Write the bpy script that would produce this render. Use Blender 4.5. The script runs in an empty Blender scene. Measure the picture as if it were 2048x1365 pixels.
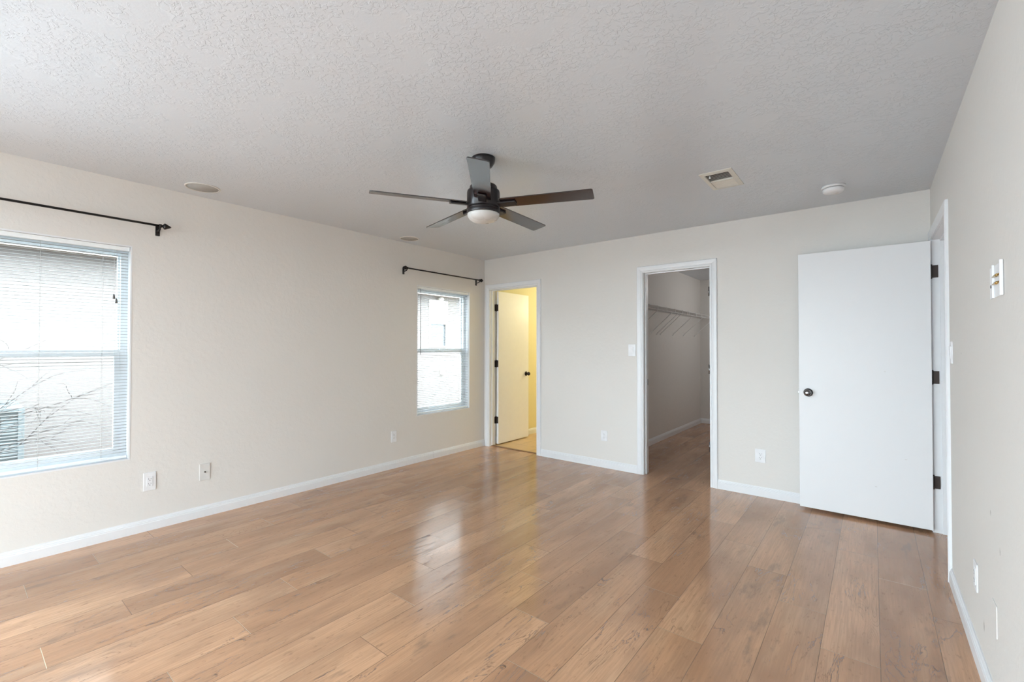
import bpy, bmesh, math, random
from mathutils import Vector, Matrix
random.seed(7)
sc = bpy.context.scene
C = sc.collection

# ------------------------------------------------------------------ camera
W = 4.3322                       # room width (left wall x = 0, right wall x = W)
H = 2.44                         # ceiling height; back wall is y = 0, camera looks towards it
YF = -7.30                       # wall behind the camera
cam_d = bpy.data.cameras.new('camera'); cam = bpy.data.objects.new('camera', cam_d); C.objects.link(cam)
cam_d.sensor_width = 36.0; cam_d.lens = 36.0 * 902.975 / 2048
cam_d.clip_start = 0.02; cam_d.clip_end = 300
yaw, pitch, roll = -0.67377, 0.0131358, 0.000976
cyw, syw, cp, sp = math.cos(yaw), math.sin(yaw), math.cos(pitch), math.sin(pitch)
F = Vector((syw*cp, cyw*cp, sp)); R_ = Vector((cyw, -syw, 0)); U = R_.cross(F)
cr, sr = math.cos(roll), math.sin(roll)
Rr = R_*cr + U*sr; Ur = -R_*sr + U*cr
m = Matrix((Rr, Ur, -F)).transposed().to_4x4(); m.translation = Vector((3.99918, -4.42678, 1.29554))
cam.matrix_world = m
sc.camera = cam

# ------------------------------------------------------------------ world, exposure, added fill lamps
sc.view_settings.view_transform = 'Standard'; sc.view_settings.look = 'None'
sc.view_settings.gamma = 1.0; sc.view_settings.use_curve_mapping = False
sc.view_settings.exposure = 0.0
SKY = 16.5
wd = bpy.data.worlds.new('sky'); sc.world = wd; wd.use_nodes = True
wn = wd.node_tree; wn.nodes.clear()
wo = wn.nodes.new('ShaderNodeOutputWorld'); wb = wn.nodes.new('ShaderNodeBackground')
wb.inputs['Color'].default_value = (0.83, 0.915, 1.0, 1); wb.inputs['Strength'].default_value = SKY
wn.links.new(wb.outputs[0], wo.inputs[0])

def area(name, loc, size, direction, power=0, color=(1, 1, 1), portal=False):
    l = bpy.data.lights.new(name, 'AREA'); l.shape = 'RECTANGLE'; l.size, l.size_y = size
    l.energy = power; l.color = color
    if portal: l.cycles.is_portal = True
    o = bpy.data.objects.new(name, l); C.objects.link(o); o.location = loc
    o.rotation_euler = Vector(direction).to_track_quat('-Z', 'Z').to_euler()
    return o
WZ0, WZ1 = 0.522, 1.985
BW = (-5.35, -3.637)             # big left window
SW = (-1.124, -0.283)            # small left window
LW = (-7.1, -5.65, 0.5, 2.1)     # added, unseen window in the left wall behind the camera
RW = (0.45, 3.6, 0.06, 2.1)     # added, unseen patio door behind the camera: x0 x1 z0 z1
# fill lamp added outside the unseen patio door to brighten the room
area('rear_fill', ((RW[0]+RW[1])/2, YF-0.16, (RW[2]+RW[3])/2), (RW[1]-RW[0], RW[3]-RW[2]), (0, 1, 0), 85, (0.78, 0.885, 1.0))
area('side_fill', (-0.16, (LW[0]+LW[1])/2, (LW[2]+LW[3])/2), (LW[3]-LW[2], LW[1]-LW[0]), (1, 0, 0), 235, (0.78, 0.885, 1.0))  # second added fill lamp, outside the unseen side window
sun_d = bpy.data.lights.new('sun', 'SUN'); sun_d.energy = 4; sun_d.angle = 0.06; sun_d.color = (1.0, 0.985, 0.97)
sun = bpy.data.objects.new('sun', sun_d); C.objects.link(sun)
sun.rotation_euler = Vector((-math.cos(math.radians(50))*0.95, -math.cos(math.radians(50))*0.31, -math.sin(math.radians(50)))).to_track_quat('-Z', 'Y').to_euler()
cy = sc.cycles
cy.max_bounces = 14; cy.diffuse_bounces = 8; cy.glossy_bounces = 4; cy.transparent_max_bounces = 24
cy.transmission_bounces = 6; cy.sample_clamp_indirect = 8.0; cy.use_denoising = True
cy.caustics_reflective = False; cy.caustics_refractive = False

# ------------------------------------------------------------------ materials
class NT:
    def __init__(s, name):
        s.m = bpy.data.materials.new(name); s.m.use_nodes = True; s.t = s.m.node_tree
        s.b = s.t.nodes['Principled BSDF']; s.out = s.t.nodes['Material Output']
    def n(s, typ, **kw):
        x = s.t.nodes.new(typ)
        for k, v in kw.items(): setattr(x, k, v)
        return x
    def put(s, sock, v):
        if isinstance(v, bpy.types.NodeSocket): s.t.links.new(v, sock)
        elif v is not None: sock.default_value = v
    def math(s, op, a, b=None, c=None, clamp=False):
        x = s.n('ShaderNodeMath', operation=op, use_clamp=clamp)
        s.put(x.inputs[0], a)
        if b is not None: s.put(x.inputs[1], b)
        if c is not None: s.put(x.inputs[2], c)
        return x.outputs[0]
    def vmath(s, op, a, b=None):
        x = s.n('ShaderNodeVectorMath', operation=op); s.put(x.inputs[0], a)
        if b is not None: s.put(x.inputs[1], b)
        return x.outputs['Value'] if op in ('LENGTH', 'DISTANCE') else x.outputs[0]
    def comb(s, x=0, y=0, z=0):
        k = s.n('ShaderNodeCombineXYZ'); s.put(k.inputs[0], x); s.put(k.inputs[1], y); s.put(k.inputs[2], z); return k.outputs[0]
    def obj(s):
        return s.n('ShaderNodeTexCoord').outputs['Object']
    def noise(s, vec, scale, detail=3, rough=0.5, dist=0.0):
        x = s.n('ShaderNodeTexNoise'); s.put(x.inputs['Vector'], vec); x.inputs['Scale'].default_value = scale
        x.inputs['Detail'].default_value = detail; x.inputs['Roughness'].default_value = rough
        x.inputs['Distortion'].default_value = dist; return x.outputs[0]
    def ramp(s, v, a, b, lo=0.0, hi=1.0):
        x = s.n('ShaderNodeMapRange', interpolation_type='SMOOTHSTEP'); s.put(x.inputs[0], v)
        x.inputs[1].default_value = a; x.inputs[2].default_value = b
        x.inputs[3].default_value = lo; x.inputs[4].default_value = hi; return x.outputs[0]
    def mix(s, f, a, b, mode='MIX'):
        x = s.n('ShaderNodeMix', data_type='RGBA', blend_type=mode)
        s.put(x.inputs[0], f); s.put(x.inputs[6], a); s.put(x.inputs[7], b); return x.outputs[2]
    def bump(s, h, strength, dist):
        x = s.n('ShaderNodeBump'); s.put(x.inputs['Height'], h); x.inputs['Strength'].default_value = strength
        x.inputs['Distance'].default_value = dist; s.t.links.new(x.outputs[0], s.b.inputs['Normal']); return x
    def base(s, v): s.put(s.b.inputs['Base Color'], v)
def rgb(*c): return (*c, 1.0)
def plain(name, col, rough=0.5, metal=0.0, spec=0.5, ior=None, var=0.0, scale=20.0):
    k = NT(name); k.b.inputs['Roughness'].default_value = rough; k.b.inputs['Metallic'].default_value = metal
    k.b.inputs['Specular IOR Level'].default_value = spec
    if ior: k.b.inputs['IOR'].default_value = ior
    n = k.noise(k.obj(), scale, 3)
    v = var or 0.03
    k.base(k.mix(k.ramp(n, 0.3, 0.7), rgb(*[c*(1-v) for c in col]), rgb(*[min(1, c*(1+v)) for c in col])))
    return k.m

def wall_mat(name, col, marks=()):
    k = NT(name); o = k.obj(); k.b.inputs['Roughness'].default_value = 0.62
    k.b.inputs['Specular IOR Level'].default_value = 0.35
    big = k.noise(o, 1.3, 2)
    c = k.mix(k.ramp(big, 0.3, 0.7), rgb(*[x*0.985 for x in col]), rgb(*col))
    for (p, r, s) in marks:      # scuffs on the plaster
        d = k.vmath('LENGTH', k.vmath('MULTIPLY', k.vmath('SUBTRACT', o, Vector(p)), Vector(s)))
        d = k.math('ADD', d, k.math('MULTIPLY', k.noise(o, 90, 2), r*0.9))
        c = k.mix(k.ramp(d, r*0.8, r*1.5, 0.55, 0.0), c, rgb(0.25, 0.23, 0.2))
    k.base(c)
    n = k.noise(o, 26, 3, 0.55); f = k.noise(o, 95, 2)
    h = k.math('ADD', k.ramp(n, 0.42, 0.62), k.math('MULTIPLY', f, 0.25))
    k.bump(h, 0.22, 0.0018)
    return k.m

WALL = (0.71, 0.692, 0.662)
M = {}
M['wall'] = wall_mat('wall_paint', WALL)
M['wall_right'] = wall_mat('wall_paint_scuffed', WALL, [((W, -1.379, 1.267), 0.006, (1, 1, 1)), ((W, -2.037, 0.691), 0.009, (1, 1, 0.7)),
                                                  ((W, -1.883, 0.205), 0.012, (1, 0.8, 0.45)), ((W, -2.19, 0.6), 0.008, (1, 1, 0.5))])
M['wall_bath'] = wall_mat('bathroom_wall_paint', (0.76, 0.70, 0.44))

def ceiling_mat():
    k = NT('knockdown_ceiling'); o = k.obj(); k.b.inputs['Roughness'].default_value = 0.30
    k.b.inputs['IOR'].default_value = 1.55
    k.base(rgb(0.615, 0.66, 0.715))
    a = k.noise(o, 40, 4, 0.6, 0.6); gate = k.noise(o, 5.0, 2)
    blobs = k.math('MULTIPLY', k.ramp(a, 0.49, 0.55), k.ramp(gate, 0.36, 0.5))
    f = k.noise(o, 120, 2)
    h = k.math('ADD', blobs, k.math('MULTIPLY', f, 0.25))
    k.bump(h, 0.5, 0.0024)
    return k.m
M['ceiling'] = ceiling_mat()
M['trim'] = plain('white_trim_paint', (0.745, 0.76, 0.78), 0.35, var=0.008)
M['door'] = plain('white_door_paint', (0.80, 0.80, 0.81), 0.38, var=0.008)
M['vinyl'] = plain('white_vinyl', (0.82, 0.86, 0.88), 0.3)
M['plastic'] = plain('white_plastic', (0.77, 0.78, 0.80), 0.3)
M['plastic_warm'] = plain('off_white_plastic', (0.68, 0.67, 0.65), 0.35)
M['slot'] = plain('dark_slot', (0.10, 0.10, 0.11), 0.5)
M['bronze'] = plain('dark_bronze', (0.022, 0.015, 0.013), 0.35, 0.4)
M['bronze_hinge'] = plain('brown_bronze_hinge', (0.045, 0.032, 0.028), 0.4, 0.5)
M['black'] = plain('black_metal', (0.012, 0.009, 0.009), 0.4, 0.3)
M['pewter'] = plain('aged_pewter', (0.22, 0.21, 0.21), 0.22, 1.0)
M['pewter_dark'] = plain('aged_pewter_dark', (0.06, 0.055, 0.055), 0.3, 0.9)
M['brass'] = plain('brass', (0.62, 0.45, 0.2), 0.25, 1.0)
M['fan_metal'] = plain('fan_bronze', (0.014, 0.010, 0.011), 0.30, 0.2, 0.5)
M['grille'] = plain('speaker_grille', (0.42, 0.42, 0.41), 0.7)
M['vent_paint'] = plain('vent_enamel', (0.68, 0.67, 0.62), 0.45)
M['duct'] = plain('duct_interior', (0.06, 0.022, 0.014), 0.7)
M['wire'] = plain('white_wire_coating', (0.80, 0.80, 0.80), 0.35)
M['cord'] = plain('blind_cord', (0.55, 0.54, 0.52), 0.8)
M['tassel'] = plain('cord_tassel', (0.12, 0.12, 0.12), 0.5)
M['wand'] = plain('clear_grey_wand', (0.28, 0.27, 0.28), 0.2)
M['stucco'] = plain('pink_beige_stucco', (0.175, 0.156, 0.146), 0.9, var=0.06, scale=40)
M['soffit'] = plain('tan_soffit', (0.24, 0.18, 0.14), 0.8)
M['fascia'] = plain('cream_fascia', (0.7, 0.66, 0.6), 0.6)
M['shingle'] = plain('pale_shingles', (0.5, 0.47, 0.44), 0.9, var=0.2)
M['gravel'] = plain('pale_gravel', (0.14, 0.13, 0.118), 0.95, var=0.2, scale=60)
M['bark'] = plain('twig_bark', (0.05, 0.04, 0.035), 0.9)
M['condenser'] = plain('grey_green_enamel', (0.12, 0.14, 0.145), 0.5)
M['far_glass'] = plain('grey_window_pane', (0.09, 0.105, 0.12), 0.15)
M['globe'] = plain('frosted_globe', (0.9, 0.88, 0.84), 0.3)
M['threshold'] = plain('brown_threshold', (0.20, 0.10, 0.05), 0.35)

def blade_mat():
    k = NT('dark_walnut_blade'); o = k.obj()
    n = k.noise(k.vmath('MULTIPLY', o, Vector((6, 60, 20))), 1.0, 3)
    k.base(k.mix(k.ramp(n, 0.3, 0.7), rgb(0.010, 0.003, 0.003), rgb(0.020, 0.006, 0.005)))
    k.b.inputs['Roughness'].default_value = 0.16; k.b.inputs['IOR'].default_value = 1.85
    return k.m
M['blade'] = blade_mat()

def bowl_mat():
    k = NT('frosted_white_glass'); k.base(rgb(0.60, 0.60, 0.59)); k.b.inputs['Roughness'].default_value = 0.3
    k.b.inputs['Subsurface Weight'].default_value = 0.3; k.b.inputs['Subsurface Radius'].default_value = (0.03, 0.03, 0.03)
    n = k.noise(k.obj(), 9, 2); k.put(k.b.inputs['Roughness'], k.ramp(n, 0.3, 0.7, 0.26, 0.34))
    return k.m
M['bowl'] = bowl_mat()

def glass_mat():
    k = NT('clear_window_glass')
    tr = k.n('ShaderNodeBsdfTransparent'); gl = k.n('ShaderNodeBsdfGlossy'); fr = k.n('ShaderNodeLayerWeight'); mx = k.n('ShaderNodeMixShader')
    tr.inputs[0].default_value = rgb(0.93, 0.96, 0.955); gl.inputs['Roughness'].default_value = 0.0; fr.inputs['Blend'].default_value = 0.5
    n = k.noise(k.obj(), 2.0, 1); k.put(gl.inputs['Color'], k.mix(n, rgb(0.9, 0.95, 0.95), rgb(1, 1, 1)))
    k.put(mx.inputs[0], k.math('ADD', k.math('MULTIPLY', k.math('POWER', fr.outputs['Facing'], 5.0), 0.92), 0.04)); k.t.links.new(tr.outputs[0], mx.inputs[1]); k.t.links.new(gl.outputs[0], mx.inputs[2])
    k.t.links.new(mx.outputs[0], k.out.inputs['Surface']); return k.m
M['glass'] = glass_mat()

def slat_mat():
    k = NT('white_blind_slat')
    n = k.noise(k.obj(), 30, 1)
    k.base(k.mix(n, rgb(0.40, 0.405, 0.405), rgb(0.43, 0.43, 0.43))); k.b.inputs['Roughness'].default_value = 0.45
    return k.m
M['slat'] = slat_mat()

def floor_mat():
    k = NT('laminate_planks'); o = k.obj()
    sx = k.n('ShaderNodeSeparateXYZ'); k.put(sx.inputs[0], o); x, y = sx.outputs[0], sx.outputs[1]
    Wp, L = 0.2015, 1.22
    tx = k.math('DIVIDE', k.math('ADD', x, 0.0145+Wp*20), Wp)
    c = k.math('FLOOR', tx); fx = k.math('FRACT', tx)
    ty = k.math('DIVIDE', k.math('ADD', k.math('ADD', y, 1.457 - 0.3077*41 + L*20), k.math('MULTIPLY', c, 0.3077)), L)
    r = k.math('FLOOR', ty); fy = k.math('FRACT', ty)
    wn_ = k.n('ShaderNodeTexWhiteNoise', noise_dimensions='3D'); k.put(wn_.inputs['Vector'], k.comb(c, r, 3.3))
    rv = wn_.outputs['Value']; rc = wn_.outputs['Color']
    off = k.vmath('MULTIPLY', rc, Vector((37, 53, 19)))
    def pv(a, b): return k.vmath('ADD', k.vmath('MULTIPLY', o, Vector((a, b, 1))), off)
    tone = k.mix(rv, rgb(0.62, 0.360, 0.210), rgb(0.47, 0.252, 0.138))
    patch = k.noise(pv(4.0, 1.1), 1.0, 4, 0.55, 0.4)
    tone = k.mix(k.ramp(patch, 0.35, 0.68, 0, 0.75), tone, rgb(0.31, 0.165, 0.095))
    patch2 = k.noise(pv(7.0, 1.6), 1.0, 3, 0.5, 0.2)
    tone = k.mix(k.ramp(patch2, 0.5, 0.8, 0, 0.6), tone, rgb(0.57, 0.365, 0.225))
    fine = k.noise(pv(130.0, 5.0), 1.0, 3, 0.6)
    tone = k.mix(k.ramp(fine, 0.35, 0.65, 0, 0.40), tone, rgb(0.33, 0.19, 0.11))
    speck = k.noise(pv(70.0, 22.0), 1.0, 2, 0.5)
    tone = k.mix(k.ramp(speck, 0.60, 0.76, 0, 0.38), tone, rgb(0.20, 0.11, 0.065))
    # cracks and grain contours along the plank
    g = k.noise(pv(9.0, 1.3), 1.0, 5, 0.62, 0.8)
    line = k.ramp(k.math('ABSOLUTE', k.math('SUBTRACT', g, 0.5)), 0.0, 0.010, 1, 0)
    gate = k.ramp(k.noise(pv(5.0, 2.2), 1.0, 2), 0.49, 0.60)
    crack = k.math('MULTIPLY', line, gate)
    # cathedral rings
    ring = k.noise(pv(8.0, 0.9), 1.0, 2, 0.4, 0.2)
    rs = k.math('ABSOLUTE', k.math('SINE', k.math('MULTIPLY', ring, 150)))
    rg = k.math('MULTIPLY', k.ramp(rs, 0.0, 0.35, 0.55, 0), k.ramp(k.noise(pv(3.0, 1.5), 1.0, 1), 0.58, 0.70))
    smudge = k.math('MULTIPLY', k.ramp(k.noise(pv(14.0, 4.0), 1.0, 4, 0.6), 0.54, 0.70, 0, 0.55), k.ramp(k.noise(pv(2.5, 1.0), 1.0, 1), 0.48, 0.62))
    tone = k.mix(smudge, tone, rgb(0.215, 0.140, 0.095))
    tone = k.mix(k.math('MULTIPLY', rg, 0.8), tone, rgb(0.16, 0.085, 0.05))
    tone = k.mix(k.math('MULTIPLY', crack, 0.95), tone, rgb(0.13, 0.075, 0.05))
    ex = k.math('MULTIPLY', k.math('MINIMUM', fx, k.math('SUBTRACT', 1.0, fx)), Wp)
    ey = k.math('MULTIPLY', k.math('MINIMUM', fy, k.math('SUBTRACT', 1.0, fy)), L)
    sxm = k.ramp(ex, 0.0006, 0.0019, 0.75, 0); sym = k.ramp(ey, 0.0006, 0.0020, 0.8, 0)
    tone = k.mix(sxm, tone, rgb(0.13, 0.085, 0.055))
    light = k.math('GREATER_THAN', rv, 0.72)
    tone = k.mix(sym, tone, k.mix(light, rgb(0.15, 0.09, 0.055), rgb(0.66, 0.56, 0.40)))
    k.base(tone)
    rough = k.math('ADD', k.ramp(patch, 0.3, 0.7, 0.13, 0.18), k.math('MULTIPLY', crack, 0.2))
    k.put(k.b.inputs['Roughness'], rough); k.b.inputs['IOR'].default_value = 1.65
    h = k.math('SUBTRACT', k.math('MULTIPLY', fine, 0.08), k.math('MAXIMUM', k.math('MAXIMUM', sxm, sym), k.math('MULTIPLY', crack, 0.5)))
    k.bump(h, 0.4, 0.0012)
    return k.m
M['floor'] = floor_mat()

def tile_mat():
    k = NT('bathroom_tile'); o = k.obj()
    b = k.n('ShaderNodeTexBrick'); b.offset = 0.0; k.put(b.inputs['Vector'], o)
    b.inputs['Scale'].default_value = 1.0; b.inputs['Brick Width'].default_value = 0.33; b.inputs['Row Height'].default_value = 0.33
    b.inputs['Mortar Size'].default_value = 0.004
    b.inputs['Color1'].default_value = rgb(0.62, 0.43, 0.24); b.inputs['Color2'].default_value = rgb(0.57, 0.38, 0.20)
    b.inputs['Mortar'].default_value = rgb(0.36, 0.26, 0.16)
    n = k.noise(o, 7, 4)
    k.base(k.mix(k.ramp(n, 0.3, 0.7, 0, 0.5), b.outputs['Color'], rgb(0.70, 0.52, 0.31))); k.b.inputs['Roughness'].default_value = 0.35
    return k.m
M['tile'] = tile_mat()

# ------------------------------------------------------------------ mesh helpers
class MB:
    def __init__(s): s.bm = bmesh.new()
    def box(s, x0, x1, y0, y1, z0, z1, bev=0.0, mat=None, seg=2):
        v = [s.bm.verts.new((x, y, z)) for x in (x0, x1) for y in (y0, y1) for z in (z0, z1)]
        fs = [(0, 1, 3, 2), (4, 6, 7, 5), (0, 4, 5, 1), (2, 3, 7, 6), (0, 2, 6, 4), (1, 5, 7, 3)]
        f = [s.bm.faces.new([v[i] for i in q]) for q in fs]
        if bev:
            e = list({e for q in f for e in q.edges})
            r = bmesh.ops.bevel(s.bm, geom=e, offset=bev, segments=seg, affect='EDGES', profile=0.5)
            v = list({w for q in r['faces'] for w in q.verts} | {w for w in v if w.is_valid})
        if mat is not None: bmesh.ops.transform(s.bm, matrix=mat, verts=v)
        return s
    def tube(s, pts, r, seg=10, cap=True, closed=False):
        pts = [Vector(p) for p in pts]; n = len(pts); rr = r if isinstance(r, (list, tuple)) else [r]*n
        rings = []
        up0 = None
        for i, p in enumerate(pts):
            a = pts[i-1] if (i > 0 or closed) else p; b = pts[(i+1) % n] if (i < n-1 or closed) else p
            t = (b-a).normalized()
            if up0 is None: up0 = Vector((0, 0, 1)) if abs(t.z) < 0.9 else Vector((1, 0, 0))
            u = t.cross(up0)
            if u.length < 1e-4: u = t.cross(Vector((0, 1, 0)))
            u.normalize(); w = u.cross(t).normalized(); up0 = w
            rings.append([s.bm.verts.new(p + (u*math.cos(2*math.pi*k/seg) + w*math.sin(2*math.pi*k/seg))*rr[i]) for k in range(seg)])
        for i in range(n if closed else n-1):
            A, B = rings[i], rings[(i+1) % n]
            for k in range(seg): s.bm.faces.new((A[k], A[(k+1) % seg], B[(k+1) % seg], B[k])).smooth = True
        if cap and not closed:
            s.bm.faces.new(rings[0]); s.bm.faces.new(rings[-1][::-1])
        return s
    def lathe(s, prof, seg=48, mat=None, smooth=True, cap=True):
        """prof: (radius, height) along local Z"""
        rings = []; vs = []
        for (r, z) in prof:
            if r < 1e-6: q = [s.bm.verts.new((0, 0, z))]
            else: q = [s.bm.verts.new((r*math.cos(2*math.pi*k/seg), r*math.sin(2*math.pi*k/seg), z)) for k in range(seg)]
            rings.append(q); vs += q
        for A, B in zip(rings, rings[1:]):
            for k in range(seg):
                a = A[k % len(A)], A[(k+1) % len(A)], B[(k+1) % len(B)], B[k % len(B)]
                u = []
                for w in a:
                    if w not in u: u.append(w)
                if len(u) > 2: s.bm.faces.new(u).smooth = smooth
        for q in (rings[0], rings[-1]):
            if cap and len(q) > 2: s.bm.faces.new(q)
        if mat is not None: bmesh.ops.transform(s.bm, matrix=mat, verts=vs)
        return s
    def prism(s, prof, path):
        """prof points i -> path(i) gives list of 3-D points; skins between neighbours (closed profile)"""
        cols = [[s.bm.verts.new(p) for p in path(q)] for q in prof]
        n = len(cols)
        for i in range(n):
            A, B = cols[i], cols[(i+1) % n]
            for k in range(len(A)-1): s.bm.faces.new((A[k], A[k+1], B[k+1], B[k]))
        s.bm.faces.new([c[0] for c in cols]); s.bm.faces.new([c[-1] for c in cols][::-1])
        return s
    def build(s, name, mat, parent=None, kind=None, smooth_angle=None, local=None):
        bmesh.ops.recalc_face_normals(s.bm, faces=s.bm.faces)
        me = bpy.data.meshes.new(name); s.bm.to_mesh(me); s.bm.free()
        me.materials.append(mat)
        o = bpy.data.objects.new(name, me); C.objects.link(o)
        if parent is not None: o.parent = parent
        if kind: o['kind'] = kind
        return o
def tag(o, label=None, cat=None, group=None, kind=None):
    if label: o['label'] = label
    if cat: o['category'] = cat
    if group: o['group'] = group
    if kind: o['kind'] = kind
    return o
def empty(name, loc=(0, 0, 0), rz=0.0):
    o = bpy.data.objects.new(name, None); C.objects.link(o); o.location = loc; o.rotation_euler = (0, 0, rz)
    o.empty_display_size = 0.1; return o
def copy_tree(o, parent=None):
    c = o.copy(); C.objects.link(c); c.parent = parent
    for ch in list(o.children): copy_tree(ch, c)
    return c
def T(x, y, z): return Matrix.Translation((x, y, z))
def RX(a): return Matrix.Rotation(a, 4, 'X')
def RY(a): return Matrix.Rotation(a, 4, 'Y')
def RZ(a): return Matrix.Rotation(a, 4, 'Z')

# ------------------------------------------------------------------ room shell
def wall(name, axis, n0, n1, a0, a1, z0, z1, holes, mat):
    """axis 'x': slab n0..n1 in x, running a0..a1 in y; axis 'y' the other way. holes: (a0,a1,z0,z1)"""
    As = sorted({a0, a1, *[h[0] for h in holes], *[h[1] for h in holes]}); Zs = sorted({z0, z1, *[h[2] for h in holes], *[h[3] for h in holes]})
    bm = bmesh.new(); cells = set()
    for i in range(len(As)-1):
        for j in range(len(Zs)-1):
            ca, cz = (As[i]+As[i+1])/2, (Zs[j]+Zs[j+1])/2
            if not any(h[0] < ca < h[1] and h[2] < cz < h[3] for h in holes): cells.add((i, j))
    cache = {}
    def V(n, i, j):
        k = (n, i, j)
        if k not in cache:
            a, z = As[i], Zs[j]
            cache[k] = bm.verts.new((n, a, z) if axis == 'x' else (a, n, z))
        return cache[k]
    for (i, j) in cells:
        for n in (n0, n1): bm.faces.new((V(n, i, j), V(n, i+1, j), V(n, i+1, j+1), V(n, i, j+1)))
        for (di, dj, p, q) in ((-1, 0, (i, j), (i, j+1)), (1, 0, (i+1, j), (i+1, j+1)), (0, -1, (i, j), (i+1, j)), (0, 1, (i, j+1), (i+1, j+1))):
            if (i+di, j+dj) not in cells: bm.faces.new((V(n0, *p), V(n0, *q), V(n1, *q), V(n1, *p)))
    s = MB(); s.bm.free(); s.bm = bm
    return s.build(name, mat, kind='structure')

WT = 0.14
J = 0.018                        # jamb thickness
D1 = (0.092, 0.842, 2.040)       # bathroom opening x0 x1 top
D2 = (2.179, 2.817, 2.050)       # closet opening
D3 = (-0.905, -0.100, 2.052)     # entry opening in the right wall, y0 y1 top
fl = MB().box(-0.14, W+0.12, YF-0.14, 0.06, -0.1, 0).box(1.6, 3.6, 0.06, 3.73, -0.1, 0).box(W+0.12, W+1.5, -2.0, 0.6, -0.1, 0)
fl.build('floor', M['floor'], kind='structure')
MB().box(-0.14, 1.6, 0.06, 3.0, -0.1, 0.0).build('floor_bathroom', M['tile'], kind='structure')
MB().box(D1[0]-0.01, D1[1]+0.01, 0.035, 0.075, 0.0, 0.007, 0.002).build('trim_1', M['threshold'], kind='structure')
VX, VY = 3.205, -1.140; va, vb = 0.077, 0.156
cs = MB()
for q in ((-0.14, W+1.5, YF-0.14, VY-vb), (-0.14, W+1.5, VY+vb, 3.8), (-0.14, VX-va, VY-vb, VY+vb), (VX+va, W+1.5, VY-vb, VY+vb)): cs.box(*q, H, H+0.1)
cs.build('ceiling', M['ceiling'], kind='structure')
wall('wall_left', 'x', -WT, 0.0, YF-WT, 3.0, -0.1, H, [(BW[0], BW[1], WZ0, WZ1), (SW[0], SW[1], WZ0, WZ1), LW], M['wall'])
wall('wall_back', 'y', 0.0, 0.12, 0.0, W, 0.0, H, [(D1[0]-J, D1[1]+J, -0.0, D1[2]+J), (D2[0]-J, D2[1]+J, -0.0, D2[2]+J)], M['wall'])
wall('wall_right', 'x', W, W+0.12, YF, 0.12, 0.0, H, [(D3[0]-J, D3[1]+J, 0.0, D3[2]+J)], M['wall_right'])
wall('wall_front', 'y', YF-WT, YF, 0.0, W+0.12, -0.1, H, [RW], M['wall'])
# closet, bathroom and hall behind the openings
MB().box(1.60, 1.695, 0.12, 3.73, 0, H).build('wall_closet_left', M['wall'], kind='structure')
MB().box(1.695, 3.6, 3.63, 3.73, 0, H).build('wall_closet_back', M['wall'], kind='structure')
MB().box(3.5, 3.6, 0.12, 3.63, 0, H).build('wall_closet_right', M['wall'], kind='structure')
MB().box(0.0, 0.012, 0.12, 2.6, 0, H).build('wall_bathroom_left', M['wall_bath'], kind='structure')
MB().box(0.012, 1.59, 2.6, 2.72, 0, H).build('wall_bathroom_back', M['wall_bath'], kind='structure')
MB().box(1.588, 1.60, 0.12, 2.6, 0, H).build('wall_bathroom_right', M['wall_bath'], kind='structure')
MB().box(W+1.3, W+1.42, -2.0, 0.6, 0, H).build('wall_hall_right', M['wall'], kind='structure')
MB().box(W+0.12, W+1.3, 0.5, 0.6, 0, H).box(W+0.12, W+1.3, -2.0, -1.9, 0, H).build('wall_hall_end', M['wall'], kind='structure')

# baseboards
BP = [(0, 0), (0, 0.0135), (0.054, 0.0135), (0.058, 0.0115), (0.064, 0.0115), (0.067, 0.008), (0.074, 0.0075), (0.078, 0.004), (0.083, 0.0035), (0.083, 0)]
def baseboard(name, runs):
    s = MB()
    for (p0, p1, nrm) in runs:
        s.prism(BP, lambda q: [Vector((p0[0], p0[1], q[0])) + Vector((*nrm, 0))*q[1], Vector((p1[0], p1[1], q[0])) + Vector((*nrm, 0))*q[1]])
    return s.build(name, M['trim'], kind='structure')
CW = 0.062
baseboard('baseboard_left', [((0, YF), (0, -0.8915), (1, 0)), ((0, -0.8895), (0, 0), (1, 0))])
baseboard('baseboard_back', [((D1[1]+0.005+CW, 0), (D2[0]-0.005-CW, 0), (0, -1)), ((D2[1]+0.005+CW, 0), (W, 0), (0, -1))])
baseboard('baseboard_right', [((W, YF), (W, D3[0]-0.005-CW), (-1, 0))])
baseboard('baseboard_front', [((0.0, YF), (RW[0], YF), (0, 1)), ((RW[1], YF), (W, YF), (0, 1))])
baseboard('baseboard_closet', [((1.695, 0.12), (1.695, 3.63), (1, 0)), ((1.695, 3.63), (3.5, 3.63), (0, -1))])
baseboard('baseboard_bathroom', [((0.012, 0.12), (0.012, 2.6), (1, 0))])

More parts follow.
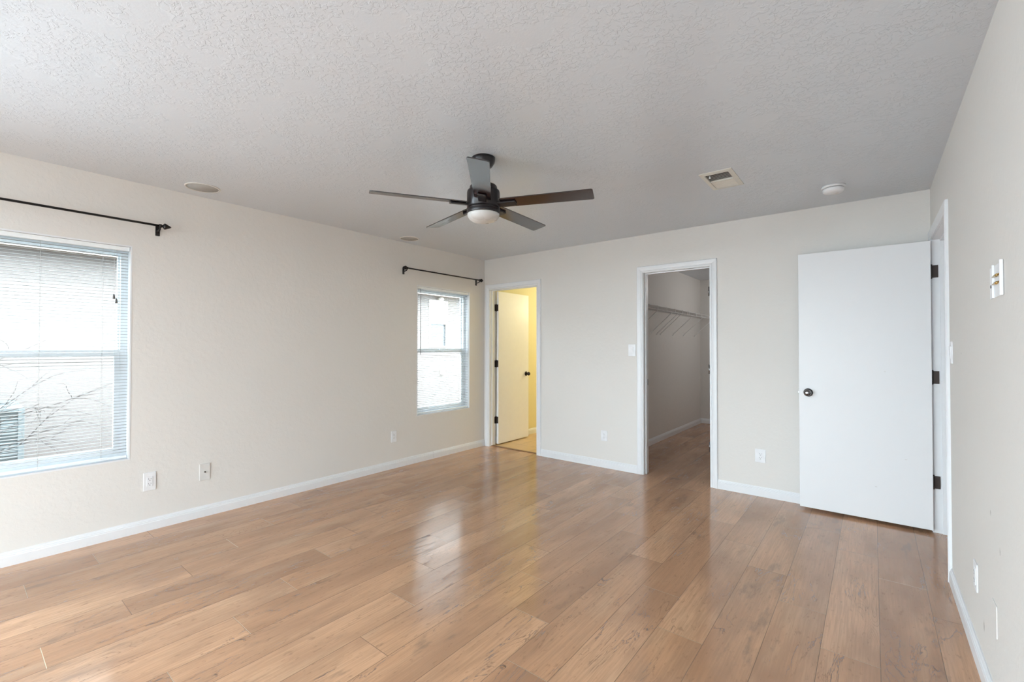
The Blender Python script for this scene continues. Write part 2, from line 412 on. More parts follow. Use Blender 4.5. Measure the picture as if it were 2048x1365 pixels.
# door linings and casings
CP = [(0, 0), (0, 0.009), (0.006, 0.011), (0.012, 0.011), (0.015, 0.008), (0.020, 0.012), (0.036, 0.0155), (0.050, 0.0165), (0.057, 0.0165), (CW, 0.011), (CW, 0)]
def frame_trim(name, a0, a1, zt, to3, side):
    """lining + stop + casing; to3(a, n, z): a along the wall, n = distance out of the wall face into the room (negative = into the wall)"""
    s = MB()
    def bx(a, b, n0, n1, z0, z1):
        p, q = to3(a, n0, z0), to3(b, n1, z1)
        s.box(min(p[0], q[0]), max(p[0], q[0]), min(p[1], q[1]), max(p[1], q[1]), z0, z1)
    d = -0.12
    bx(a0-J, a0, d, 0, 0, zt+J); bx(a1, a1+J, d, 0, 0, zt+J); bx(a0, a1, d, 0, zt, zt+J)
    n0, n1 = side                # stop position
    bx(a0, a0+0.011, n0, n1, 0, zt); bx(a1-0.011, a1, n0, n1, 0, zt); bx(a0+0.011, a1-0.011, n0, n1, zt-0.011, zt)
    g = 0.005
    for base, sg in ((0, 1), (-0.12, -1)):
        s.prism(CP, lambda q: [Vector(to3(a0-g-q[0], base+sg*q[1], 0)), Vector(to3(a0-g-q[0], base+sg*q[1], zt+g+q[0])),
                               Vector(to3(a1+g+q[0], base+sg*q[1], zt+g+q[0])), Vector(to3(a1+g+q[0], base+sg*q[1], 0))])
    return s.build(name, M['trim'], kind='structure')
frame_trim('trim_2', *D1, lambda a, n, z: (a, -n, z), (-0.075, -0.04))
frame_trim('trim_3', *D2, lambda a, n, z: (a, -n, z), (-0.075, -0.04))
frame_trim('trim_4', *D3, lambda a, n, z: (W-n, a, z), (-0.075, -0.04))

# ------------------------------------------------------------------ doors
def hinge(parent, at, leafdir1, leafdir2, z, mat, sizes=(0.028, 0.028)):
    """one butt hinge: knuckle at (x,y), two leaves along given directions (dx,dy,nx,ny)"""
    s = MB(); x, y = at
    s.tube([(x, y, z-0.046), (x, y, z+0.046)], 0.0055, 10)
    s.tube([(x, y, z-0.050), (x, y, z-0.046)], 0.0065, 10); s.tube([(x, y, z+0.046), (x, y, z+0.050)], 0.0065, 10)
    for (dx, dy, nx, ny), L in zip((leafdir1, leafdir2), sizes):
        x0, x1 = sorted((x, x+dx*L+nx*0.0022)); y0, y1 = sorted((y, y+dy*L+ny*0.0022))
        s.box(x0, x1, y0, y1, z-0.044, z+0.044, 0.0008)
        for k in (-0.03, 0, 0.03):
            px, py = x+dx*L*0.6+nx*0.0022, y+dy*L*0.6+ny*0.0022
            s.tube([(px-nx*0.001, py-ny*0.001, z+k), (px+nx*0.001, py+ny*0.001, z+k)], 0.003, 8)
    return s.build('hinge', mat, parent)
def knob(parent, x, y, z, axis, mat, rose_mat):
    """round door knob pointing along axis (unit vector) from the leaf face at x,y,z"""
    mt = T(x, y, z) @ Vector(axis).to_track_quat('Z', 'Y').to_matrix().to_4x4()
    k = MB().lathe([(0.0, 0.066), (0.010, 0.0655), (0.019, 0.062), (0.0255, 0.054), (0.027, 0.046), (0.0245, 0.038), (0.017, 0.031), (0.0115, 0.026), (0.0105, 0.012), (0.0105, 0.004)], 32, mt).build('knob', mat, parent)
    MB().lathe([(0.0325, 0.0), (0.0325, 0.003), (0.029, 0.008), (0.020, 0.011), (0.0106, 0.012)], 32, mt).build('rosette', rose_mat, k)
    return k
# entry door, standing open against the back wall
DT = 0.035
ex0, ex1, ey1 = 3.534, 4.3215, -0.103
def scuffed_door():
    k = NT('white_door_paint_scuffed'); o = k.obj(); c = rgb(0.765, 0.775, 0.79)
    k.b.inputs['Roughness'].default_value = 0.38
    for p, r, s_ in (((4.069, -0.138, 1.117), 0.010, (1, 1, 2.2)), ((4.18, -0.138, 0.492), 0.012, (1, 1, 2.6)), ((4.012, -0.138, 0.267), 0.010, (0.8, 1, 2.4))):
        d = k.vmath('LENGTH', k.vmath('MULTIPLY', k.vmath('SUBTRACT', o, Vector(p)), Vector(s_)))
        d = k.math('ADD', d, k.math('MULTIPLY', k.noise(o, 120, 2), r*1.0))
        c = k.mix(k.ramp(d, r*0.8, r*1.4, 0.4, 0.0), c, rgb(0.5, 0.46, 0.42))
    k.base(c); return k.m
d3 = MB().box(ex0, ex1, ey1-DT, ey1, 0.022, 2.043, 0.0015).build('door_3', scuffed_door(), kind='structure')
knob(d3, 3.596, ey1-DT, 0.935, (0, -1, 0), M['pewter'], M['pewter_dark'])
knob(d3, 3.596, ey1, 0.935, (0, 1, 0), M['pewter'], M['pewter_dark'])
MB().box(ex0-0.0015, ex0+0.001, ey1-DT/2-0.012, ey1-DT/2+0.012, 0.907, 0.963).box(ex0-0.010, ex0, ey1-DT/2-0.006, ey1-DT/2+0.006, 0.927, 0.943, 0.002).build('latch', M['pewter'], d3)
for z in (1.829, 1.085, 0.352):
    hinge(d3, (W-0.006, D3[1]-0.0035), (1, 0, 0, -1), (0, -1, -1, 0), z, M['bronze_hinge'], (0.036, 0.034))
# bathroom door, open into the bathroom
bx0, bx1, by0, by1 = 0.100, 0.135, 0.128, 0.795
d1 = MB().box(bx0, bx1, by0, by1, 0.015, 2.032, 0.0015).build('door_1', M['door'], kind='structure')
knob(d1, bx1, 0.735, 0.915, (1, 0, 0), M['bronze'], M['bronze'])
knob(d1, bx0, 0.735, 0.915, (-1, 0, 0), M['bronze'], M['bronze'])
for z in (1.815, 1.073, 0.329):
    hinge(d1, (0.0985, 0.1255), (0, -1, 1, 0), (1, 0, 0, -1), z, M['bronze_hinge'], (0.034, 0.034))
# closet opening: the door has been taken off, its hinge plates and strike remain on the lining
cl = empty('door_2', (0, 0, 0)); cl['kind'] = 'structure'
for z in (1.815, 1.090, 0.370):
    s = MB().box(D2[1]-0.003, D2[1], 0.002, 0.034, z-0.044, z+0.044, 0.0006)
    s.tube([(D2[1]-0.005, -0.002, z-0.044), (D2[1]-0.005, -0.002, z+0.044)], 0.0048, 10)
    s.build('hinge', M['pewter'], cl)
MB().box(D2[0], D2[0]+0.002, 0.078, 0.112, 0.90, 0.962, 0.0005).build('strike_plate', M['pewter'], cl)

# ------------------------------------------------------------------ windows (vinyl single hung)
def window(name, y0, y1, z0, z1):
    root = empty(name, (0, 0, 0)); root['kind'] = 'structure'
    xo, xi, fw = -0.135, -0.072, 0.040
    s = MB().box(xo, xi, y0, y0+fw, z0, z1).box(xo, xi, y1-fw, y1, z0, z1).box(xo, xi, y0+fw, y1-fw, z0, z0+fw).box(xo, xi, y0+fw, y1-fw, z1-fw, z1)
    s.build('window_frame', M['vinyl'], root)
    zm = z0 + (z1-z0)*0.497
    # upper sash (outer) and lower sash (inner)
    for nm, xa, xb, za, zb, st in (('upper_sash', -0.128, -0.104, zm-0.02, z1-fw, 0.012), ('lower_sash', -0.103, -0.076, z0+fw, zm+0.024, 0.030)):
        ya, yb = y0+fw, y1-fw
        s = MB().box(xa, xb, ya, ya+st, za, zb, 0.002).box(xa, xb, yb-st, yb, za, zb, 0.002)
        s.box(xa, xb, ya+st, yb-st, za, za+(0.036 if nm == 'lower_sash' else 0.04), 0.002).box(xa, xb, ya+st, yb-st, zb-(0.045 if nm == 'lower_sash' else 0.02), zb, 0.002)
        so = s.build(nm, M['vinyl'], root)
        MB().box((xa+xb)/2-0.002, (xa+xb)/2+0.002, ya+st-0.003, yb-st+0.003, za+0.02, zb-0.018).build('pane', M['glass'], so)
        if nm == 'lower_sash':
            ym = (ya+yb)/2
            MB().box(xb, xb+0.012, ym-0.03, ym+0.03, zb-0.012, zb+0.004, 0.003).build('sash_lock', M['vinyl'], so)
    # painted drywall return
    r = MB(); t = 0.003
    r.box(-0.135, 0.0015, y0-0.006, y0+t, z0-0.006, z1+0.006).box(-0.135, 0.0015, y1-t, y1+0.006, z0-0.006, z1+0.006)
    r.box(-0.135, 0.0015, y0+t, y1-t, z1-t, z1+0.006).box(-0.135, 0.0015, y0+t, y1-t, z0-0.006, z0+t)
    r.build('window_return', M['trim'], root)
    return root
window('window_1', BW[0], BW[1], WZ0, WZ1)
window('window_2', SW[0], SW[1], WZ0, WZ1)
# unseen window in the left wall, added to hold the side fill lamp
root = empty('added_window_4', (0, 0, 0)); root['kind'] = 'structure'
s = MB(); y0, y1, z0, z1 = LW
s.box(-0.11, -0.05, y0, y0+0.05, z0, z1).box(-0.11, -0.05, y1-0.05, y1, z0, z1).box(-0.11, -0.05, y0+0.05, y1-0.05, z1-0.05, z1).box(-0.11, -0.05, y0+0.05, y1-0.05, z0, z0+0.05)
s.build('window_frame', M['vinyl'], root)
MB().box(-0.082, -0.078, y0+0.05, y1-0.05, z0+0.05, z1-0.05).build('pane', M['glass'], root)
# unseen patio door behind the camera, added to hold the rear fill lamp
root = empty('added_window_3', (0, 0, 0)); root['kind'] = 'structure'
s = MB(); x0, x1, z0, z1 = RW; ya, yb = YF-0.11, YF-0.05
s.box(x0, x0+0.05, ya, yb, z0, z1).box(x1-0.05, x1, ya, yb, z0, z1).box(x0+0.05, x1-0.05, ya, yb, z1-0.05, z1).box(x0+0.05, x1-0.05, ya, yb, z0, z0+0.05)
s.box((x0+x1)/2-0.03, (x0+x1)/2+0.03, ya, yb, z0+0.05, z1-0.05)
s.build('window_frame', M['vinyl'], root)
MB().box(x0+0.05, (x0+x1)/2-0.03, YF-0.082, YF-0.078, z0+0.05, z1-0.05).build('pane', M['glass'], root)
MB().box((x0+x1)/2+0.03, x1-0.05, YF-0.082, YF-0.078, z0+0.05, z1-0.05).build('pane', M['glass'], root)

# ------------------------------------------------------------------ mini blinds
def blind(y0, y1, z0, z1, label, cords, pitch=0.0207, wand=None, tassels=None, tilt=0.0):
    root = empty('mini_blind', (-0.03, (y0+y1)/2, z0+0.004))
    tag(root, label, 'blind', None)
    ox, oy, oz = root.location
    def L(mb, name, mat, parent=root):
        bmesh.ops.translate(mb.bm, verts=mb.bm.verts, vec=(-ox, -oy, -oz)); return mb.build(name, mat, parent)
    ya, yb = y0+0.006, y1-0.006
    L(MB().box(-0.050, -0.010, ya, yb, z1-0.032, z1-0.004, 0.002), 'headrail', M['vinyl'])
    zb = z0+0.010
    L(MB().box(-0.044, -0.018, ya+0.002, yb-0.002, zb, zb+0.016, 0.003), 'bottom_rail', M['vinyl'])
    s = MB(); z = z1-0.048; n = 0
    ct, st = math.cos(tilt), math.sin(tilt)
    while z > zb+0.028:
        pr = []
        for i in range(5):       # slightly crowned slat
            u = -0.0125 + 0.00625*i; w = 0.0022*(1-(u/0.0125)**2)
            pr.append((u*ct - w*st, u*st + w*ct))
        top = [(a-0.031, z+b) for a, b in pr]; bot = [(a-0.031, z+b-0.0007) for a, b in reversed(pr)]
        s.prism(top+bot, lambda q: [Vector((q[0], ya+0.003, q[1])), Vector((q[0], yb-0.003, q[1]))])
        z -= pitch; n += 1
    so = L(s, 'slats', M['slat'])
    for yc in cords:
        s = MB()
        for xx in (-0.0175, -0.0445): s.tube([(xx, yc, z1-0.03), (xx, yc, zb+0.01)], 0.0006, 5)
        L(s, 'ladder_cord', M['cord'])
    if wand:
        yw, zl = wand
        L(MB().tube([(-0.006, yw, z1-0.028), (-0.006, yw, z1-0.04), (-0.005, yw+0.001, zl)], 0.0035, 8), 'tilt_wand', M['wand'])
    if tassels:
        for yt, zt in tassels:
            c = L(MB().tube([(-0.006, yt, z1-0.03), (-0.006, yt, zt)], 0.0007, 5), 'lift_cord', M['cord'])
            L(MB().tube([(-0.006, yt, zt), (-0.006, yt, zt-0.012), (-0.006, yt, zt-0.032)], [0.003, 0.006, 0.007], 10), 'tassel', M['tassel'], c)
    return root
blind(BW[0], BW[1], WZ0, WZ1, 'wide white horizontal mini blind in the larger window at the left edge', (-5.1, -4.5, -4.069, -3.777),
      tassels=((-3.724, 1.650), (-3.711, 1.622)), wand=None)
blind(SW[0], SW[1], WZ0, WZ1, 'narrow white horizontal mini blind in the smaller window by the room corner', (-1.03, -0.62, -0.37), wand=(-1.075, 1.205))

# ------------------------------------------------------------------ curtain rods
def rod(y0, y1, label, x=0.07, z=2.150):
    """y0, y1: bracket positions"""
    root = empty('curtain_rod', (0.0, (y0+y1)/2, z)); tag(root, label, 'curtain rod', 'black curtain rods above the windows')
    oy = (y0+y1)/2
    MB().tube([(x, y0-oy-0.012, 0), (x, y1-oy+0.012, 0)], 0.0075, 14).build('pole', M['black'], root)
    for yb, sg in ((y0, -1), (y1, 1)):
        yy = yb-oy; mt = T(x, yy+sg*0.010, 0) @ RX(-sg*math.pi/2)
        MB().lathe([(0.0085, 0), (0.0085, 0.004), (0.012, 0.006), (0.021, 0.012), (0.022, 0.017), (0.016, 0.029), (0.008, 0.045), (0.0, 0.055)], 20, mt).build('finial', M['black'], root)
        s = MB().tube([(0.004, yy, -0.030), (0.030, yy, -0.030), (0.056, yy, -0.024), (x, yy, -0.010)], 0.0055, 10)
        s.tube([(x, yy-0.007, 0), (x, yy+0.007, 0)], 0.0125, 16)
        s.box(0.0, 0.005, yy-0.013, yy+0.013, -0.062, 0.010, 0.002)
        s.tube([(0.004, yy, -0.030), (0.02, yy, -0.030)], [0.011, 0.006], 12)
        s.build('bracket', M['black'], root)
    return root
rod(-5.5, -3.492, 'long black curtain rod over the wide window, cut off by the left edge')
rod(-1.322, -0.166, 'short black curtain rod with two arrow finials over the narrow window')

# ------------------------------------------------------------------ electrical plates (built at origin facing +X, then turned)
def screw(s, y, z, x): s.tube([(x-0.001, y, z), (x+0.0008, y, z)], 0.003, 8)
def outlet(loc, rz, label, w=0.076, h=0.120):
    root = empty('wall_outlet', loc, rz); tag(root, label, 'outlet', 'white duplex outlets')
    s = MB().box(0, 0.0055, -w/2, w/2, -h/2, h/2, 0.002); screw(s, 0, 0.0485, 0.0055); screw(s, 0, -0.0485, 0.0055)
    s.build('cover_plate', M['plastic'], root)
    r = MB().box(0.003, 0.0075, -0.017, 0.017, -0.034, 0.034, 0.001).build('receptacle', M['plastic'], root)
    s = MB()
    for zc in (0.0165, -0.0165):
        s.box(0.007, 0.0079, -0.0078, -0.0054, zc-0.002, zc+0.007).box(0.007, 0.0079, 0.0054, 0.0078, zc-0.001, zc+0.006)
        s.tube([(0.007, 0, zc-0.0085), (0.0079, 0, zc-0.0085)], 0.0028, 10)
    s.build('slots', M['slot'], r)
    return root
outlet((0, -3.521, 0.343), 0, 'white outlet on the left wall just below the wide window corner', 0.072, 0.128)
outlet((0, -1.440, 0.339), 0, 'small white outlet low on the left wall below the narrow window', 0.070, 0.120)
outlet((1.737, 0, 0.341), -math.pi/2, 'white outlet low on the back wall between the two doorways', 0.076, 0.112)
outlet((3.231, 0, 0.350), -math.pi/2, 'white outlet on the back wall between the closet doorway and open door', 0.082, 0.114)
outlet((W, -1.730, 0.340), math.pi, 'white outlet low on the right wall seen edge-on', 0.076, 0.114)
cp_ = empty('cable_plate', (0, -3.184, 0.338)); tag(cp_, 'off-white wall plate with a single dark cable socket on the left wall', 'wall plate')
MB().box(0, 0.0055, -0.0355, 0.0355, -0.063, 0.063, 0.002).build('cover_plate', M['plastic_warm'], cp_)
MB().tube([(0.005, 0, 0), (0.012, 0, 0)], 0.005, 12).build('coax_socket', M['pewter_dark'], cp_)
bp = MB().box(-0.003, 0, -0.036, 0.036, -0.057, 0.057, 0.0012).build('blank_plate', M['wall'])
bp.location = (W, -2.098, 0.335); tag(bp, 'blank wall plate painted over in wall colour, low on the right wall', 'wall plate')
def switch(loc, rz, label, w, h):
    root = empty('light_switch', loc, rz); tag(root, label, 'light switch', 'white rocker switches')
    s = MB().box(0, 0.006, -w/2, w/2, -h/2, h/2, 0.002); screw(s, 0, 0.0485, 0.006); screw(s, 0, -0.0485, 0.006)
    s.build('cover_plate', M['plastic'], root)
    MB().box(0.003, 0.0085, -0.0165, 0.0165, -0.0335, 0.0335, 0.0012, mat=T(0.001, 0, 0) @ RY(0.05)).build('rocker', M['plastic'], root)
    return root
switch((2.056, 0, 1.262), -math.pi/2, 'white rocker light switch left of the closet doorway', 0.080, 0.122)
switch((W, -1.060, 1.268), math.pi, 'white light switch on the right wall beside the entry doorway, seen edge-on', 0.076, 0.118)

# uncovered door chime on the right wall
ch = empty('door_chime', (W, -2.20, 1.525)); tag(ch, 'white uncovered door chime with two upright bars and brass posts', 'door chime')
MB().box(-0.0025, 0, -0.100, 0.105, -0.058, 0.052, 0.0008).build('base_plate', M['plastic'], ch)
for yy, dd in ((0.035, 0.008), (-0.101, 0.0105)):
    MB().box(-dd, -0.0015, yy-0.004, yy+0.004, -0.060, 0.056, 0.0015).build('bar', M['plastic'], ch)
for zz in (0.014, -0.012):
    s = MB().tube([(-0.0055, -0.099, zz), (-0.0055, 0.033, zz)], 0.0030, 12)
    s.tube([(-0.0055, -0.040, zz), (-0.0055, 0.000, zz)], 0.0048, 12)
    s.build('post', M['brass'], ch)
MB().box(-0.0045, -0.002, 0.066, 0.086, -0.020, -0.010).build('screw', M['slot'], ch)

# ------------------------------------------------------------------ ceiling fixtures
def speaker(x, y, r, label):
    root = empty('ceiling_speaker', (x, y, H)); tag(root, label, 'speaker', 'flush round ceiling speakers')
    MB().lathe([(r-0.010, 0.0), (r, 0.0), (r, -0.003), (r-0.004, -0.006), (r-0.010, -0.006), (r-0.010, 0.0)], 64, cap=False).build('rim', M['plastic_warm'], root)
    MB().lathe([(0.0, -0.0045), (r-0.012, -0.0035), (r-0.011, 0.0)], 64).build('grille', M['grille'], root)
    return root
speaker(0.245, -3.290, 0.108, 'round flush ceiling speaker above the left wall, nearer the wide window')
speaker(0.190, -1.390, 0.100, 'round flush ceiling speaker near the far corner, behind the fan blade')

# air register: frame with two banks of louvres tilted opposite ways
v = empty('air_vent', (3.205, -1.140, H)); tag(v, 'cream ceiling air register with dark louvres, between fan and smoke detector', 'air vent')
s = MB(); a, b = 0.100, 0.184; ia, ib = 0.073, 0.152
s.prism([(0, 0), (0, -0.004), (1, -0.009), (1, 0)], lambda q: [Vector((sx*(a+(ia-a)*q[0]), sy*(b+(ib-b)*q[0]), q[1])) for sx, sy in ((-1, -1), (1, -1), (1, 1), (-1, 1), (-1, -1))])
s.box(-ia, ia, -0.004, 0.004, -0.009, 0)
s.build('frame', M['vent_paint'], v)
for bank, sg in ((-1, 1), (1, -1)):
    s = MB()
    for k in range(9):
        yy = bank*(0.014 + k*0.0158)
        s.box(-ia, ia, -0.0062 if bank < 0 else -0.0085, 0.0062 if bank < 0 else 0.0085, -0.0005, 0.0005, mat=T(0, yy, 0.0005) @ RX(sg*math.radians(24 if bank < 0 else 42)))
    s.build('louvres', M['vent_paint'], v)
MB().box(-ia, ia, -ib, ib, 0.090, 0.095).box(-ia-0.002, -ia, -ib, ib, -0.001, 0.095).box(ia, ia+0.002, -ib, ib, -0.001, 0.095).box(-ia, ia, -ib-0.002, -ib, -0.001, 0.095).box(-ia, ia, ib, ib+0.002, -0.001, 0.095).build('duct', M['duct'], v)
MB().tube([(-0.045, -0.125, -0.006), (-0.045, -0.125, -0.020)], [0.003, 0.006], 10).build('lever', M['plastic'], v)

sd = empty('smoke_detector', (3.790, -0.505, H)); tag(sd, 'round white smoke detector on the ceiling near the back wall', 'smoke detector')
MB().lathe([(0.072, 0), (0.072, -0.010), (0.070, -0.014), (0.058, -0.015)], 48).build('base', M['plastic'], sd)
MB().lathe([(0.057, -0.014), (0.059, -0.018)], 48).build('sensor_gap', M['slot'], sd)
MB().lathe([(0.060, -0.018), (0.064, -0.019), (0.065, -0.026), (0.062, -0.038), (0.055, -0.046), (0.040, -0.049), (0.0, -0.050)], 48).build('cover', M['plastic'], sd)
MB().tube([(0.02, 0.0, -0.0485), (0.02, 0.0, -0.0515)], 0.009, 16).build('test_button', M['plastic_warm'], sd)

# ceiling fan
FX, FY = 2.165, -2.408
fan = empty('ceiling_fan', (FX, FY, H)); tag(fan, 'dark bronze ceiling fan with five blades and a frosted light bowl', 'ceiling fan')
MB().lathe([(0.070, 0), (0.070, -0.014), (0.066, -0.030), (0.052, -0.052), (0.030, -0.066), (0.018, -0.070), (0.0, -0.070)], 48).build('canopy', M['fan_metal'], fan)
MB().tube([(0, 0, -0.06), (0, 0, -0.17)], 0.0125, 20).build('downrod', M['fan_metal'], fan)
mo = MB().lathe([(0.020, -0.148), (0.034, -0.152), (0.040, -0.162), (0.078, -0.170), (0.083, -0.178), (0.083, -0.196), (0.097, -0.202), (0.100, -0.214), (0.100, -0.298), (0.098, -0.300), (0.098, -0.305), (0.100, -0.307),
                  (0.100, -0.337), (0.097, -0.342), (0.0, -0.342)], 64).build('motor_housing', M['fan_metal'], fan)
MB().lathe([(0.1005, -0.311), (0.1012, -0.313), (0.1012, -0.316), (0.1005, -0.318)], 64).build('band', M['pewter_dark'], mo)
MB().lathe([(0.096, -0.340), (0.097, -0.346), (0.094, -0.358), (0.085, -0.371), (0.068, -0.382), (0.044, -0.389), (0.020, -0.392), (0.0, -0.393)], 64).build('light_bowl', M['bowl'], fan)
BZ, PITCH, A0 = -0.281, math.radians(-11), 22.0
def blade_mesh():
    s = MB(); ring = []
    L0, L1, w0, w1, cr_ = 0.112, 0.660, 0.049, 0.054, 0.012
    out = [(L0, -w0), (L1-cr_, -w1)]
    for i in range(1, 6): t = math.pi/2*i/5; out.append((L1-cr_+cr_*math.sin(t), -w1+cr_-cr_*math.cos(t)))
    for i in range(0, 6): t = math.pi/2*i/5; out.append((L1-cr_+cr_*math.cos(t), w1-cr_+cr_*math.sin(t)))
    out += [(L0, w0)]
    N = len(out)
    for z in (0.003, -0.003): ring.append([s.bm.verts.new((x, y, z)) for x, y in out])
    s.bm.faces.new(ring[0]); s.bm.faces.new(ring[1][::-1])
    for i in range(N): s.bm.faces.new((ring[0][i], ring[0][(i+1) % N], ring[1][(i+1) % N], ring[1][i]))
    return s
first = None
for k in range(5):
    ang = math.radians(A0 + 72*k)
    loc = (0, 0, BZ)
    if first is None:
        bl = blade_mesh().build('blade', M['blade'], fan)
        s = MB().box(0.085, 0.205, -0.025, 0.025, -0.016, -0.003, 0.0050, seg=3)
        s.build('blade_arm', M['fan_metal'], bl)
        first = bl
    else:
        bl = copy_tree(first, fan)
    bl.matrix_local = T(*loc) @ RZ(ang) @ RX(PITCH)

# ------------------------------------------------------------------ closet wire shelf
ws = empty('wire_shelf', (1.695, 0.13, 1.74)); tag(ws, 'long white wire closet shelf with diagonal braces inside the closet', 'shelf')
ya, yb = 0.14-0.13, 3.62-0.13
s = MB(); n = 0; y = ya
while y < yb: s.tube([(0.008, y, 0.045), (0.304, y, 0.045), (0.305, y, 0.0)], 0.0014, 5); y += 0.0254
s.build('deck', M['wire'], ws)
s = MB()
for (x, z) in ((0.008, 0.045), (0.150, 0.045), (0.305, 0.045), (0.305, 0.004)): s.tube([(x, ya, z), (x, yb, z)], 0.0034, 8)
s.build('rail', M['wire'], ws)
for yy in (0.9, 1.393, 1.62, 1.753, 2.254, 2.726, 3.281):
    MB().tube([(0.300, yy-0.13, 0.006), (0.012, yy-0.13, -0.255), (0.001, yy-0.13, -0.275)], 0.0040, 8).build('brace', M['wire'], ws)
for yy in (0.86, 1.16, 1.47, 1.76, 1.97, 2.03, 2.36, 2.63):
    MB().box(0.3, 0.31, yy-0.136, yy-0.124, -0.004, 0.052).build('clip', M['wire'], ws)

# ------------------------------------------------------------------ bathroom lamp (out of sight above the vanity)
bl_ = empty('vanity_light', (1.0, 2.56, 2.0)); tag(bl_, 'warm round globe lamp on the bathroom back wall', 'lamp')
def emit():
    k = NT('warm_lamp_glass'); k.base(rgb(1, 0.9, 0.7)); k.b.inputs['Emission Color'].default_value = rgb(1.0, 0.88, 0.62); k.b.inputs['Emission Strength'].default_value = 10
    return k.m
MB().lathe([(0.0, 0.07), (0.03, 0.063), (0.055, 0.043), (0.068, 0.017), (0.068, -0.017), (0.055, -0.043), (0.03, -0.063), (0.0, -0.07)], 32).build('globe', emit(), bl_)
MB().tube([(0, 0.04, 0), (0, 0, 0)], 0.02, 12).build('arm', M['pewter'], bl_)
pl = bpy.data.lights.new('bathroom_lamp', 'POINT'); pl.energy = 40; pl.color = (1.0, 0.94, 0.74); pl.shadow_soft_size = 0.09
po = bpy.data.objects.new('bathroom_lamp', pl); C.objects.link(po); po.location = (1.0, 2.3, 2.0)

cl_ = bpy.data.lights.new('closet_fill', 'POINT'); cl_.energy = 12; cl_.color = (1.0, 0.97, 0.95); cl_.shadow_soft_size = 0.12  # unseen point lamp added to brighten the closet, no fixture
co = bpy.data.objects.new('closet_fill', cl_); C.objects.link(co); co.location = (3.05, 2.7, 2.25)

# ------------------------------------------------------------------ outside
MB().box(-60, -WT, -40, 40, -0.35, -0.15).box(-WT, 60, -60, YF-WT, -0.35, -0.15).build('ground', M['gravel'], kind='structure')
NX = -3.2
nh = empty('neighbor_house', (NX, 0, -0.15)); tag(nh, 'pale stucco house with a wide eave beyond the left windows', 'house')
s = MB(); wy0, wy1, wz0, wz1 = 1.82, 2.34, 1.28, 2.28
for q in ((-9, wy0, -0.15, 2.5), (wy1, 9, -0.15, 2.5), (wy0, wy1, -0.15, wz0), (wy0, wy1, wz1, 2.5)): s.box(-3.0, 0, q[0], q[1], q[2]+0.15, q[3]+0.15)
s.build('house_wall', M['stucco'], nh)
def sof(name, mat, *b): return MB().box(*b).build(name, mat, nh)
sof('soffit', M['soffit'], 0, 0.25, -9, 9, 2.355+0.15, 2.375+0.15)
sof('fascia', M['fascia'], 0.25, 0.275, -9, 9, 2.345+0.15, 2.50+0.15)
s = MB(); s.prism([(0.30, 2.495), (0.30, 2.515), (-3.0, 3.6), (-3.0, 3.58)], lambda q: [Vector((q[0], -9.1, q[1]+0.15)), Vector((q[0], 9.1, q[1]+0.15))])
s.build('roof', M['shingle'], nh)
s = MB(); t = 0.035; zmid = (wz0+wz1)/2+0.02; g = 0.15
s.box(-0.02, 0.02, wy0, wy0+t, wz0+g, wz1+g).box(-0.02, 0.02, wy1-t, wy1, wz0+g, wz1+g).box(-0.02, 0.02, wy0+t, wy1-t, wz0+g, wz0+t+g).box(-0.02, 0.02, wy0+t, wy1-t, wz1-t+g, wz1+g).box(-0.03, 0.02, wy0+t, wy1-t, zmid-0.02+g, zmid+0.02+g)
nw = s.build('house_window', M['fascia'], nh)
MB().box(-0.04, -0.03, wy0, wy1, wz0+g, zmid+g).build('pane', M['far_glass'], nw)
MB().box(-0.04, -0.03, wy0, wy1, zmid+g, wz1+g).build('shade', M['globe'], nw)
wl = empty('porch_lamp', (NX, 2.10, 2.30)); tag(wl, 'white globe wall lamp above the neighbouring house window', 'lamp')
MB().lathe([(0.0, 0.05), (0.03, 0.042), (0.047, 0.02), (0.05, 0.0), (0.045, -0.022), (0.03, -0.04), (0.0, -0.05)], 24, T(0.08, 0, 0)).build('globe', M['globe'], wl)
MB().tube([(0.001, 0, 0), (0.05, 0, 0)], [0.04, 0.02], 16).build('mount', M['fascia'], wl)
vc = MB().box(0, 0.05, -0.045, 0.045, -0.06, 0.06, 0.012).build('vent_cover', M['globe']); vc.location = (NX, 2.18, 0.76)
tag(vc, 'small white vent cover on the neighbouring house wall', 'vent cover')

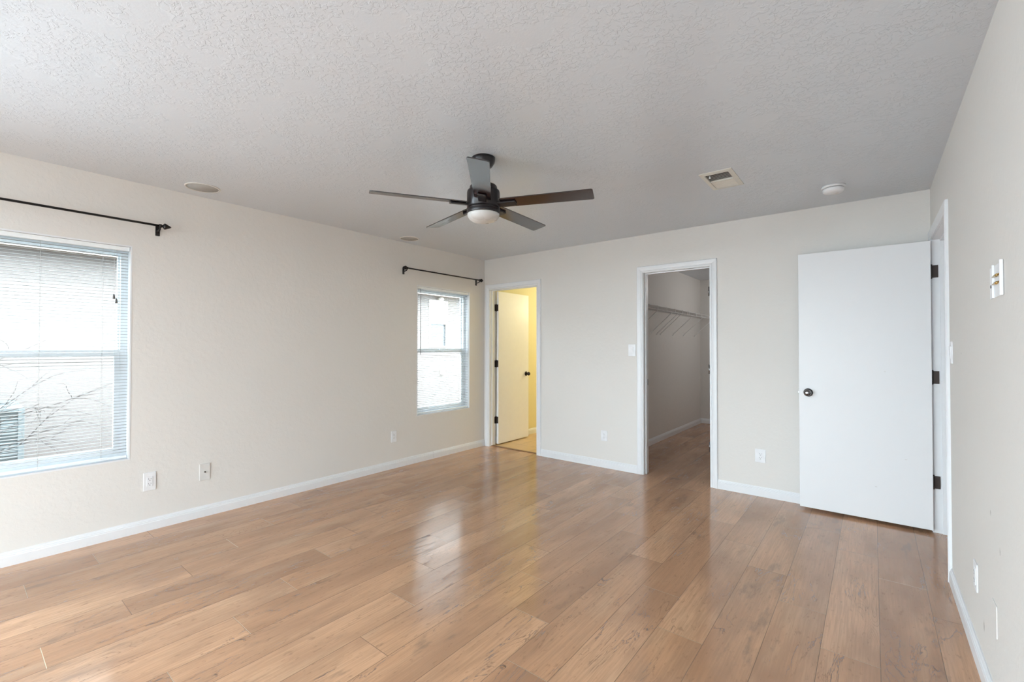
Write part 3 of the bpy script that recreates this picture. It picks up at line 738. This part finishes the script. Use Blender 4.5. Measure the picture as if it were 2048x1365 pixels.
# air conditioner condenser seen through the wide window
ac = empty('condenser_unit', (-2.45, -4.41, -0.15)); tag(ac, 'grey outdoor air conditioner with wire top guard outside the wide window', 'air conditioner')
MB().box(-0.45, 0.45, -0.47, 0.47, 0, 0.06).build('pad', M['gravel'], ac)
s = MB()
for k in range(26):
    z = 0.14+k*0.027; s.box(-0.40, 0.40, -0.42, 0.42, z, z+0.012, 0.003, seg=1)
s.box(-0.385, 0.385, -0.405, 0.405, 0.06, 0.86)
s.box(-0.41, 0.41, -0.43, 0.43, 0.85, 0.90, 0.01); s.box(-0.41, 0.41, -0.43, 0.43, 0.06, 0.13, 0.01)
for sx_ in (-1, 1):
    for sy_ in (-1, 1): s.box(sx_*0.395-0.02, sx_*0.395+0.02, sy_*0.415-0.02, sy_*0.415+0.02, 0.06, 0.88, 0.006)
s.build('cabinet', M['condenser'], ac)
s = MB()
for k in range(7):
    r = 0.06+0.05*k; s.tube([(r*math.cos(t*math.pi/12), r*math.sin(t*math.pi/12), 0.93-0.0006*k*k) for t in range(24)], 0.004, 6, closed=True)
for k in range(8):
    t = k*math.pi/4; s.tube([(0.06*math.cos(t), 0.06*math.sin(t), 0.935), (0.36*math.cos(t), 0.36*math.sin(t), 0.90)], 0.004, 6)
s.build('fan_guard', M['tassel'], ac)

# bare shrub leaning over it
sh = empty('bare_shrub', (-1.25, -4.75, -0.15)); tag(sh, 'bare thorny shrub with arching twigs outside the wide window', 'shrub')
rnd = random.Random(11)
def branch(s, p, d, L, r, depth):
    pts = [Vector(p)]; dd = Vector(d).normalized(); n = 9
    for i in range(n):
        dd = (dd + Vector((rnd.uniform(-.18, .18), rnd.uniform(-.18, .18), rnd.uniform(-.16, .08) - 0.05*i/ n))).normalized()
        pts.append(pts[-1] + dd*L/n)
    s.tube(pts, [r*(1-0.75*i/n) for i in range(n+1)], 5)
    if depth > 0:
        for k in range(4):
            i = rnd.randint(2, n-1)
            nd = (dd + Vector((rnd.uniform(-1, 1), rnd.uniform(-1, 1), rnd.uniform(-.6, .9)))).normalized()
            branch(s, pts[i], nd, L*rnd.uniform(0.35, 0.6), r*0.55, depth-1)
    return pts
for k in range(6):
    s = MB(); a = -0.35+k*0.33
    branch(s, (0, 0, 0), (0.15*math.cos(k*2.1), math.cos(a)*0.40, 1.0), 1.25+0.12*rnd.random(), 0.007, 2)
    s.build('branch', M['bark'], sh)
